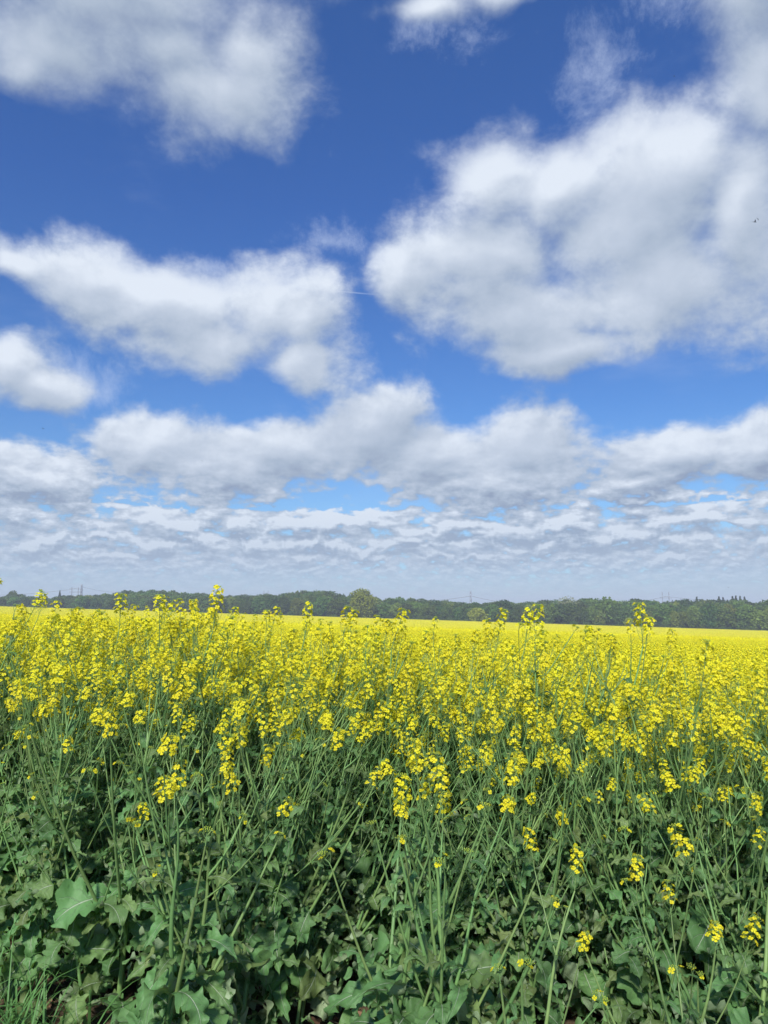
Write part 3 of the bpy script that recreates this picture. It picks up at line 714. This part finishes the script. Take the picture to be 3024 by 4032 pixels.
def orient(p, az, el, roll=0, s=1.0):
    """leaf frame: +Y points outwards at azimuth az raised by el"""
    return Matrix.Translation(p) @ Matrix.Rotation(az, 4, 'Z') @ Matrix.Rotation(el, 4, 'X') @ Matrix.Rotation(roll, 4, 'Y') @ Matrix.Scale(s, 4)
def plant_spec(seed, H=1.30, nbr=6, lean=.12, low=False, leafy=1.0):
    """returns list of (name, kind, ref, matrix); stems are made as MB"""
    rg = random.Random(seed); S = []
    la = rg.uniform(0, PI2); lx, ly = lean * math.cos(la), lean * math.sin(la); cx_, cy_ = rg.uniform(-.06, .06), rg.uniform(-.06, .06)
    ax = lambda t: Vector((lx * t + cx_ * math.sin(t * 2.6) + .008 * math.sin(t * 17 + lx * 40) * t, ly * t + cy_ * math.sin(t * 2.2) + .008 * math.sin(t * 14 + ly * 50) * t, H * t))
    n = 12; r0 = rg.uniform(.007, .0115)
    mb = MB(); V, F = tube([ax(i / n) for i in range(n + 1)], [r0 * (1 - .78 * (i / n)) for i in range(n + 1)], 7); mb.add(V, F)
    # swollen nodes
    S.append(('stem', 'mb', mb, None))
    def head(p, d, s=1.0, budonly=False):
        q = (d + Vector((0, 0, .5))).normalized().to_track_quat('Z', 'Y').to_matrix().to_4x4()
        S.append(('flower_bud_cluster' if budonly else 'flower_head', 'bud' if budonly else 'head', rg.randrange(4 if budonly else 10), Matrix.Translation(p) @ q @ Matrix.Rotation(rg.uniform(0, 6), 4, 'Z') @ Matrix.Scale(s, 4)))
    head(ax(1), ax(1) - ax(.95), rg.uniform(.9, 1.1) if H > 1.1 else .8)
    a0_ = rg.uniform(0, 6)
    for i in range(nbr):
        t = .34 + .52 * (i + rg.uniform(0, .8)) / nbr; az = a0_ + i * 2.4; p = ax(t); up = rg.uniform(.9, 1.7)
        d = Vector((math.cos(az), math.sin(az), up)).normalized(); topz = H * rg.uniform(.86, 1.0) if t > .5 else H * rg.uniform(.82, .97)
        L = max(.16, (topz - p.z)) * 1.12; pts_ = [p]; dd = d.copy()
        for k in range(5): dd = (dd + Vector((0, 0, .16))).normalized(); pts_.append(pts_[-1] + dd * L / 5)
        m2 = MB(); V, F = tube(pts_, [r0 * .42 * (1 - .13 * k) for k in range(6)], 5); m2.add(V, F)
        S.append(('side_branch', 'mb', m2, None))
        late = rg.random() < (.45 if t < .5 else .06)
        head(pts_[-1], dd, rg.uniform(.6, .9), late or (H < 1.1 and i > 0) or (pts_[-1].z < H * .78 and H > 1.1))
        # secondary shoot
        if rg.random() < .55:
            az2 = az + rg.choice([-1, 1]) * rg.uniform(.7, 1.3); q = pts_[2]; d2 = Vector((math.cos(az2), math.sin(az2), 1.5)).normalized(); e = q + d2 * rg.uniform(.16, .30)
            m3 = MB(); V, F = tube([q, (q + e) / 2 - Vector((0, 0, .004)), e], [r0 * .26, r0 * .22, r0 * .17], 4); m3.add(V, F); S.append(('side_branch', 'mb', m3, None))
            head(e, d2, rg.uniform(.65, .9), rg.random() < .5 or e.z < H * .78)
        S.append(('leaf', 'mid', rg.randrange(12), orient(p + Vector((0, 0, -.005)), az - math.pi / 2 + rg.uniform(-.2, .2), rg.uniform(.1, .6), rg.uniform(-.3, .3), rg.uniform(.7, 1.15) * (1.25 - .5 * t))))
        S.append(('leaf', 'small', rg.randrange(6), orient(pts_[2], az2 - 1.57 if False else az + rg.uniform(-2, 2), rg.uniform(.2, .9), 0, rg.uniform(.7, 1.2))))
        if rg.random() < .5: S.append(('leaf', 'small', rg.randrange(6), orient(pts_[3], az + rg.uniform(-2, 2), rg.uniform(.2, .9), 0, rg.uniform(.6, 1.0))))
    for i in range(2):
        az = rg.uniform(0, PI2); t = rg.uniform(.12, .35); p = ax(t); d = Vector((math.cos(az), math.sin(az), rg.uniform(1.2, 2.2))).normalized(); L = H * (rg.uniform(.80, .97) - t) * 1.1; pts_ = [p]
        for k_ in range(4): d = (d + Vector((0, 0, .12))).normalized(); pts_.append(pts_[-1] + d * L / 4)
        m2 = MB(); V, F = tube(pts_, [r0 * .62, r0 * .55, r0 * .46, r0 * .36, r0 * .24], 6); m2.add(V, F); S.append(('side_branch', 'mb', m2, None))
        head(pts_[-1], d, rg.uniform(.7, 1.0), rg.random() < .35 or H < 1.1 or pts_[-1].z < H * .80)
        for k_ in (1, 2, 3): S.append(('leaf', 'small' if k_ > 1 else 'mid', rg.randrange(6), orient(pts_[k_], az + rg.uniform(-2.5, 1), rg.uniform(0, .8), 0, rg.uniform(.7, 1.3))))
    nl = int(11 * leafy)
    for i in range(nl):
        t = .05 + .40 * (i + rg.uniform(0, .7)) / nl; az = a0_ + 1 + i * 2.4
        S.append(('leaf', 'big', rg.randrange(16), orient(ax(t), az, rg.uniform(-.5, .6), rg.uniform(-.7, .7), rg.uniform(.5, .92))))
    for i in range(int(10 * leafy)):
        t = .22 + .46 * i / 12; az = a0_ + 2.2 + i * 2.1
        S.append(('leaf', 'mid', rg.randrange(12), orient(ax(t), az, rg.uniform(-.2, .6), rg.uniform(-.5, .5), rg.uniform(1.0, 1.6) * (1.30 - t))))
    return S
def proto_mesh(seed, **kw):
    j = MB()
    for (n_, k, ref, M) in plant_spec(seed, **kw):
        if k == 'mb': j.merge(ref, None, 2)
        elif k == 'head': j.merge(LOWH[ref % 8], M)
        elif k == 'bud': j.merge(LOWH[ref % 8], M @ Matrix.Scale(.3, 4))
        else:
            j.merge(({'big': BIGL, 'mid': MIDL, 'small': SMLL}[k])[ref % 4], M, 3)
    return j.mesh('rape_plant_source', [M_petal, M_bud, M_stem, M_leaf])
BIGL = [leaf_mb(i, R.uniform(.22, .34), R.uniform(.12, .17), 'big', 9, 4) for i in range(4)]
MIDL = [leaf_mb(50 + i, R.uniform(.12, .19), R.uniform(.055, .085), 'mid', 6, 2) for i in range(4)]
SMLL = [leaf_mb(90 + i, R.uniform(.06, .10), R.uniform(.018, .028), 'small', 3, 2) for i in range(4)]

# ------------------------------------------------------------------ the crop, row on row
def jitter_pts(y0, y1, dens_, xm, seed):
    rg = np.random.default_rng(seed); st = 1 / math.sqrt(dens_); P = []
    y = y0
    while y < y1:
        xw = .60 * y + xm; n = int(2 * xw / st)
        xs_ = -xw + (np.arange(n) + rg.random(n)) * st; P.append(np.stack([xs_, y + (rg.random(n) - .5) * st * 1.6], 1)); y += st
    return np.vstack(P)
# front edge of the crop runs slightly diagonally: farther from the camera at left
def front(x): return 2.72 - .16 * x + .10 * math.sin(3.1 * x + 1)
BT = lambda z_, s_: 'x'
protoA = []
NP = 14
for i in range(NP):
    S = plant_spec(1000 + i, H=1.30, nbr=R.randrange(5, 9), lean=R.uniform(.05, .38), leafy=1.25)
    rec = []
    for (n_, k, ref, M) in S:
        if k == 'mb': rec.append((n_, ref.mesh(n_, [M_stem]), M, None))
        elif k == 'head': rec.append((n_, HEADS[ref][0], M, ref))
        elif k == 'bud': rec.append((n_, BUDH[ref], M, None))
        else: rec.append((n_, {'big': BIGm, 'mid': MIDm, 'small': SMLm}[k][ref], M, None))
    protoA.append(rec)
I4 = Matrix.Identity(4)
SHORT0 = NP
for i in range(5):
    S = plant_spec(1100 + i, H=.92, nbr=R.randrange(1, 3), lean=R.uniform(.1, .3), leafy=.9)
    rec = []
    for (n_, k, ref, M) in S:
        if k == 'mb': rec.append((n_, ref.mesh(n_, [M_stem]), M, None))
        elif k == 'head': rec.append((n_, HEADS[ref][0], M, ref))
        elif k == 'bud': rec.append((n_, BUDH[ref], M, None))
        else: rec.append((n_, {'big': BIGm, 'mid': MIDm, 'small': SMLm}[k][ref], M, None))
    protoA.append(rec)
KIDS = {}
def kid(name, me, par, M=None):
    o = add(name, me, par, M); KIDS.setdefault(par.name, []).append(o); return o
def make_plant(k, detailed):
    t = empty('rapeseed_plant')
    for (n_, me, M, ref) in protoA[k]:
        if detailed and ref is not None:
            o = kid(n_, HEADS[ref][1], t, M)
            for FM, fk in HEADS[ref][2]: kid('flower', FL0m[fk], o, FM)
        else: kid(n_, me, t, M if M is not None else I4)
    return t
def copy_tree(o, parent=None):
    c = o.copy(); COL.objects.link(c); c.parent = parent
    for ch in KIDS.get(o.name, ()): copy_tree(ch, c)
    return c
masters = {}
def put_plant(x, y, H, k, detailed, rz, tilt, label, group, wid=1.0):
    key = (k, detailed)
    if key not in masters: t = masters[key] = make_plant(k, detailed)
    else: t = copy_tree(masters[key])
    t.location = (x, y, float(gz(x, y)) - .01); s = H / (1.44 if k < SHORT0 else 1.0); t.scale = (s * wid, s * wid, s)
    t.rotation_euler = (Matrix.Rotation(tilt[1], 4, 'Y') @ Matrix.Rotation(tilt[0], 4, 'X') @ Matrix.Rotation(rz, 4, 'Z')).to_euler(); tag(t, label, 'rapeseed plant', group)
    return t
RP = random.Random(11); PL = []
# tall heads that stand clear above the crop (bearing u, top height above ground, distance)
def hd(px, py, y):
    u = (px - 1512) / 2912; x = u * y; return x, y, CAM_H + (2400 - py) / 2912 * y - float(gz(x, y))
TALL = [(400, 2352, 3.7, 'tall rapeseed plant whose flower head stands against the wood, left of the tallest head'), (628, 2336, 3.4, 'tallest rapeseed plant at left, its head rising highest above the treeline foot'),
 (535, 2375, 3.5, 'rapeseed plant with a loose double head just left of the tallest head'), (745, 2378, 3.6, 'tall rapeseed plant with two heads just right of the tallest head'),
 (240, 2395, 4.0, 'rapeseed plant whose single head pokes over the field at far left'), (1055, 2398, 3.9, 'slender tall rapeseed plant left of the pale tree'), (1275, 2392, 3.5, 'tall leaning rapeseed plant below left of the tallest far tree'),
 (985, 2404, 4.1, 'rapeseed plant with a small head left of the slender tall one'), (1365, 2425, 3.9, 'rapeseed plant with a narrow head directly left below the tallest far tree'), (1460, 2446, 3.8, 'rapeseed plant with a nodding head directly below the tallest far tree'),
 (1808, 2398, 3.3, 'tall rapeseed plant with a dense round head left of the slim mast'), (1952, 2412, 3.3, 'tall rapeseed plant with a round head right of the slim mast'), (1645, 2478, 3.9, 'short-headed rapeseed plant in the middle of the crop edge'),
 (2160, 2418, 3.2, 'tallest rapeseed plant on the right half, its head reaching the wood'), (2245, 2440, 3.25, 'rapeseed plant leaning right beside the tallest one of the right half'), (2065, 2445, 3.4, 'rapeseed plant left of the tallest one of the right half'),
 (2345, 2482, 3.2, 'rapeseed plant with a bushy head before the bright yellow field at right'), (2670, 2512, 3.0, 'rapeseed plant with a dark-budded head before the bright field at far right'), (2985, 2524, 2.9, 'rapeseed plant with its head at the right picture edge'),
 (2830, 2545, 3.0, 'rapeseed plant with a low head between the two at far right')]
for (px, py, y, lb) in TALL:
    x, y, H = hd(px, py - 12, y); PL.append((x, y, H, lb, 'tall'))
LOWP = [(850, 3045, 2.45, 'short rapeseed plant with a broad bright cluster of open flowers, low at left'), (690, 3140, 2.4, 'short rapeseed plant with a small flower cluster, lowest bloom at left'),
 (950, 2920, 2.6, 'rapeseed plant with a loose head just above the low bright cluster at left'), (1640, 3190, 2.25, 'short rapeseed plant with a small flower cluster low below the centre'),
 (1560, 3100, 2.3, 'short rapeseed plant with a narrow head left of the centre clusters'), (1800, 3000, 2.3, 'rapeseed plant with a full head in the green zone right of the centre'),
 (1850, 3230, 2.25, 'short rapeseed plant with a small head low right of the centre'), (1455, 3035, 2.5, 'rapeseed plant with a tiny flower cluster in the centre of the green stems'),
 (2830, 3470, 2.1, 'short rapeseed plant with a compact flower head, low at right'), (2650, 3570, 2.1, 'short rapeseed plant with a few open flowers, low at right'),
 (2010, 3500, 2.0, 'short slender rapeseed plant with hardly any bloom, low right of the centre'), (2810, 3150, 2.2, 'rapeseed plant with a full head over the stems at far right')]
def exact(px, py, y):
    cy = (2016 - py) / 2912; q = y / (math.cos(rad(7.5)) - cy * math.sin(rad(7.5)))
    return (px - 1512) / 2912 * q, y, CAM_H + (math.sin(rad(7.5)) + cy * math.cos(rad(7.5))) * q
for (px, py, y, lb) in LOWP:
    x, y, z = exact(px, py, y); PL.append((x, y, z - float(gz(x, y)) + .04, lb, 'short'))
# the dense edge of the crop
cand = []
for (x, y) in jitter_pts(2.0, 6.4, 33, .5, 3):
    f = front(x)
    if y < f or abs(x) > .56 * y + .25: continue
    cand.append((y - f * 0, x, y))
cand.sort()
cand = cand[:268]
ymax_ind = max(c[2] for c in cand)
def crop_h(x, y):
    return 1.275 + RP.gauss(0, .058) - .075 * min(1, max(-1, x / 1.5)) * (1 if y < 5.5 else 0)
for (_, x, y) in cand:
    f = y - front(x); row = 'at the very edge of the crop' if f < .22 else 'just inside the crop edge' if f < .5 else 'a few rows into the crop' if f < .9 else 'deep in the crop'
    H = crop_h(x, y) * (RP.uniform(.90, 1.0) if f < .25 else 1)
    u = x / y; third = 'far left' if u < -.36 else 'left' if u < -.2 else 'left of centre' if u < -.07 else 'centre' if u < .07 else 'right of centre' if u < .2 else 'right' if u < .36 else 'far right'
    PL.append((x, y, H, (row, third), 'n'))
PL.sort(key=lambda p: p[1])
DETAIL = 60
for i, (x, y, H, lb, kd) in enumerate(PL):
    k = RP.randrange(NP) if kd != 'short' and H > 1.04 else SHORT0 + RP.randrange(5)
    ty = RP.gauss(.15 if x < .3 else .02, .12 if x < .3 else .15); tx = RP.gauss(0, .08)
    if kd == 'tall': ty = RP.gauss(.10, .08)
    H /= max(.85, math.cos(ty))
    if kd == 'short': ty *= .3; tx = 0
    wid = RP.uniform(.9, 1.15)
    if kd == 'tall': x -= math.sin(ty) * H
    if kd == 'n':
        hw = 'short' if H < 1.10 else 'tall' if H > 1.25 else 'medium-height'; ln = 'steeply leaning right' if ty > .24 else 'leaning right' if ty > .12 else 'steeply leaning left' if ty < -.22 else 'leaning left' if ty < -.10 else 'upright'
        lb = '{} {} rapeseed plant {}, {}'.format(hw, ln, *lb)
    put_plant(x, y, H, k, i < DETAIL, RP.uniform(0, PI2), (tx, ty), lb, 'rapeseed plants along the near edge of the field', wid)
print('plants', len(PL), 'ymax', ymax_ind, 'objects', len(bpy.data.objects))

# everything beyond: one object
FAR = [proto_mesh(2000 + i, H=1.30, nbr=R.randrange(6, 9), lean=R.uniform(.05, .3)) for i in range(9)]
used = {(round(x, 3), round(y, 3)) for (_, x, y) in cand}
pts = []; rots = []; scl = []; idx = []
for (x, y) in list(jitter_pts(2.0, 6.4, 33, .5, 3)) + list(jitter_pts(6.4, 20, 30, 2.0, 4)) + list(jitter_pts(20, 50, 16, 4.0, 5)):
    if y < 6.5 and ((round(x, 3), round(y, 3)) in used or y < front(x)): continue
    k = 1.0; pts.append((x, y, float(gz(x, y)))); H = (1.19 + RP.gauss(0, .04)) / 1.38 if y > 5 else crop_h(x, y) / 1.38
    w_ = H * (1.1 if y < 20 else 1.35); scl.append((w_, w_, H)); rots.append((RP.gauss(0, .09), RP.gauss(.06, .12), RP.uniform(0, PI2))); idx.append(RP.randrange(9))
print('mid plants', len(pts))
scatter('rapeseed_crop', pts, rots, scl, idx, FAR, 'dense yellow rapeseed crop stretching back from the near plants', 'rapeseed crop')
M_under = simple('crop_underlayer', (.25, .27, .03), .8, .1, 0, 0, .4, 8)
# far crop: tiles of heads over a rough leafy layer
def tile(seed, S_, n, size, k=8):
    rg = np.random.default_rng(seed); mb = MB()
    xy = rg.uniform(-S_ / 2, S_ / 2, (n, 2)); z = CAN - .10 + rg.normal(0, .06, n)
    nn = n * k; c = np.repeat(np.column_stack([xy, z]), k, 0) + rg.normal(0, 1, (nn, 3)) * (size * .9, size * .9, size * 1.7)
    a = rg.normal(size=(nn, 3)); a /= np.linalg.norm(a, axis=1)[:, None]; b = np.cross(a, rg.normal(size=(nn, 3))); b /= np.linalg.norm(b, axis=1)[:, None]
    s = size * rg.uniform(.45, .8, (nn, 1)); V = np.stack([c - a * s, c + b * s, c + a * s, c - b * s], 1).reshape(-1, 3)
    mb.add(V, [(4 * i, 4 * i + 1, 4 * i + 2, 4 * i + 3) for i in range(nn)], 0)
    g_ = np.linspace(-S_ / 2, S_ / 2, 13); V, F = grid(g_, g_, lambda X_, Y_: CAN - .38 + .12 * rg.normal(size=X_.shape)); mb.add(V, F, 1)
    return mb.mesh('crop_tile_source', [M_petal, M_under], False)
T2 = [tile(i, 2.1, 130, .034) for i in range(4)]; T6 = [tile(10 + i, 6.3, 190, .075, 6) for i in range(4)]
pts = []; rots = []; scl = []; idx = []
y = 48.0
while y < 84:
    xw = .62 * y + 6; x = -xw
    while x < xw:
        sl = float(gz(x, y + .5) - gz(x, y - .5)); pts.append((x, y, float(gz(x, y)))); rots.append((math.atan(sl), .0314, 0)); scl.append((1, 1, 1)); idx.append(RP.randrange(4)); x += 2
    y += 2.0
scatter('rapeseed_crest', pts, rots, scl, idx, T2, 'bright yellow rapeseed in the middle distance up to the crest of the field', 'rapeseed crop')
pts = []; rots = []; scl = []; idx = []
y = 150.0
while y < 640:
    xw = .62 * y + 10; x = -xw
    while x < xw:
        if y < 466 - .30 * x - 2.5 and y > 0:
            sl = float(gz(x, y + 3) - gz(x, y - 3)) / 6; pts.append((x, y, float(gz(x, y)))); rots.append((math.atan(sl), .0314, 0)); scl.append((1, 1, 1)); idx.append(RP.randrange(4))
        x += 6
    y += 6.0
print('far tiles', len(pts))
scatter('distant_rapeseed', pts, rots, scl, idx, T6, 'far band of yellow rapeseed rising to the foot of the wood', 'rapeseed crop')

# ------------------------------------------------------------------ litter and grass at the crop edge
rg = np.random.default_rng(9)
mbD = MB(); mbS = MB()
for i in range(2600):
    x = rg.uniform(-2.4, 2.4); y = rg.uniform(1.6, 4.6); z = float(gz(x, y)) + rg.uniform(.003, .03)
    M = Matrix.Translation((x, y, z)) @ Euler((rg.normal(0, .5), rg.normal(0, .5), rg.uniform(0, 6.3))).to_matrix().to_4x4()
    if i % 3:
        L_, w_ = rg.uniform(.02, .055), rg.uniform(.008, .022); c_ = rg.uniform(-.02, .02)
        V = [(0, -L_, 0), (w_, -L_ * .3, c_), (w_ * .8, L_ * .5, c_), (0, L_, -.004), (-w_ * .8, L_ * .4, c_ * .6), (-w_, -L_ * .3, c_ * .5), (0, 0, -.003)]
        mbD.add(V, [(0, 1, 6), (1, 2, 6), (2, 3, 6), (3, 4, 6), (4, 5, 6), (5, 0, 6)], 0, None, M)
    else:
        L_ = rg.uniform(.03, .12); V, F = tube([(0, -L_, 0), (rg.normal(0, .004), 0, .004), (0, L_, 0)], [.0018] * 3, 4); mbS.add(V, F, 0, None, M)
tag(add('leaf_litter', mbD.mesh('leaf_litter', [M_dead], False)), 'brown shrivelled leaves on the soil under the plants', 'leaf litter', kind='stuff')
tag(add('straw', mbS.mesh('straw', [M_straw])), 'dry straw bits on the soil under the plants', 'straw', kind='stuff')
mbG = MB()
def blade(x, y, L_, w_, az, bend):
    z0 = float(gz(x, y)); V = []; p = Vector((x, y, z0)); ang = 1.45; n = 7
    dx, dy = math.cos(az), math.sin(az)
    for i in range(n + 1):
        t = i / n; w = w_ * (1 - t) ** .6 * .5; V += [(p.x - dy * w, p.y + dx * w, p.z + w * .4), (p.x, p.y, p.z), (p.x + dy * w, p.y - dx * w, p.z + w * .4)]
        ang -= bend / n * (1 + t); p = p + Vector((dx * math.cos(ang), dy * math.cos(ang), math.sin(ang))) * L_ / n
    mbG.add(V, [(3 * i + j, 3 * i + j + 1, 3 * i + j + 4, 3 * i + j + 3) for i in range(n) for j in (0, 1)], 0)
for i in range(420):
    x = rg.uniform(-1.9, 1.7); y = front(x) - rg.uniform(.02, .55) * (1 if x < -.8 else .5)
    if x > -.9 and i % 3: x = rg.uniform(-1.9, -1.0); y = front(x) - rg.uniform(.0, .6)
    blade(x, y, rg.uniform(.20, .52) * (1 if x < -.8 else .4), rg.uniform(.005, .012), rg.uniform(0, 6.3), rg.uniform(.4, 1.7))
tag(add('grass', mbG.mesh('grass', [M_grass])), 'long green grass blades on the verge at the crop edge', 'grass', kind='stuff')
print('objects', len(bpy.data.objects))
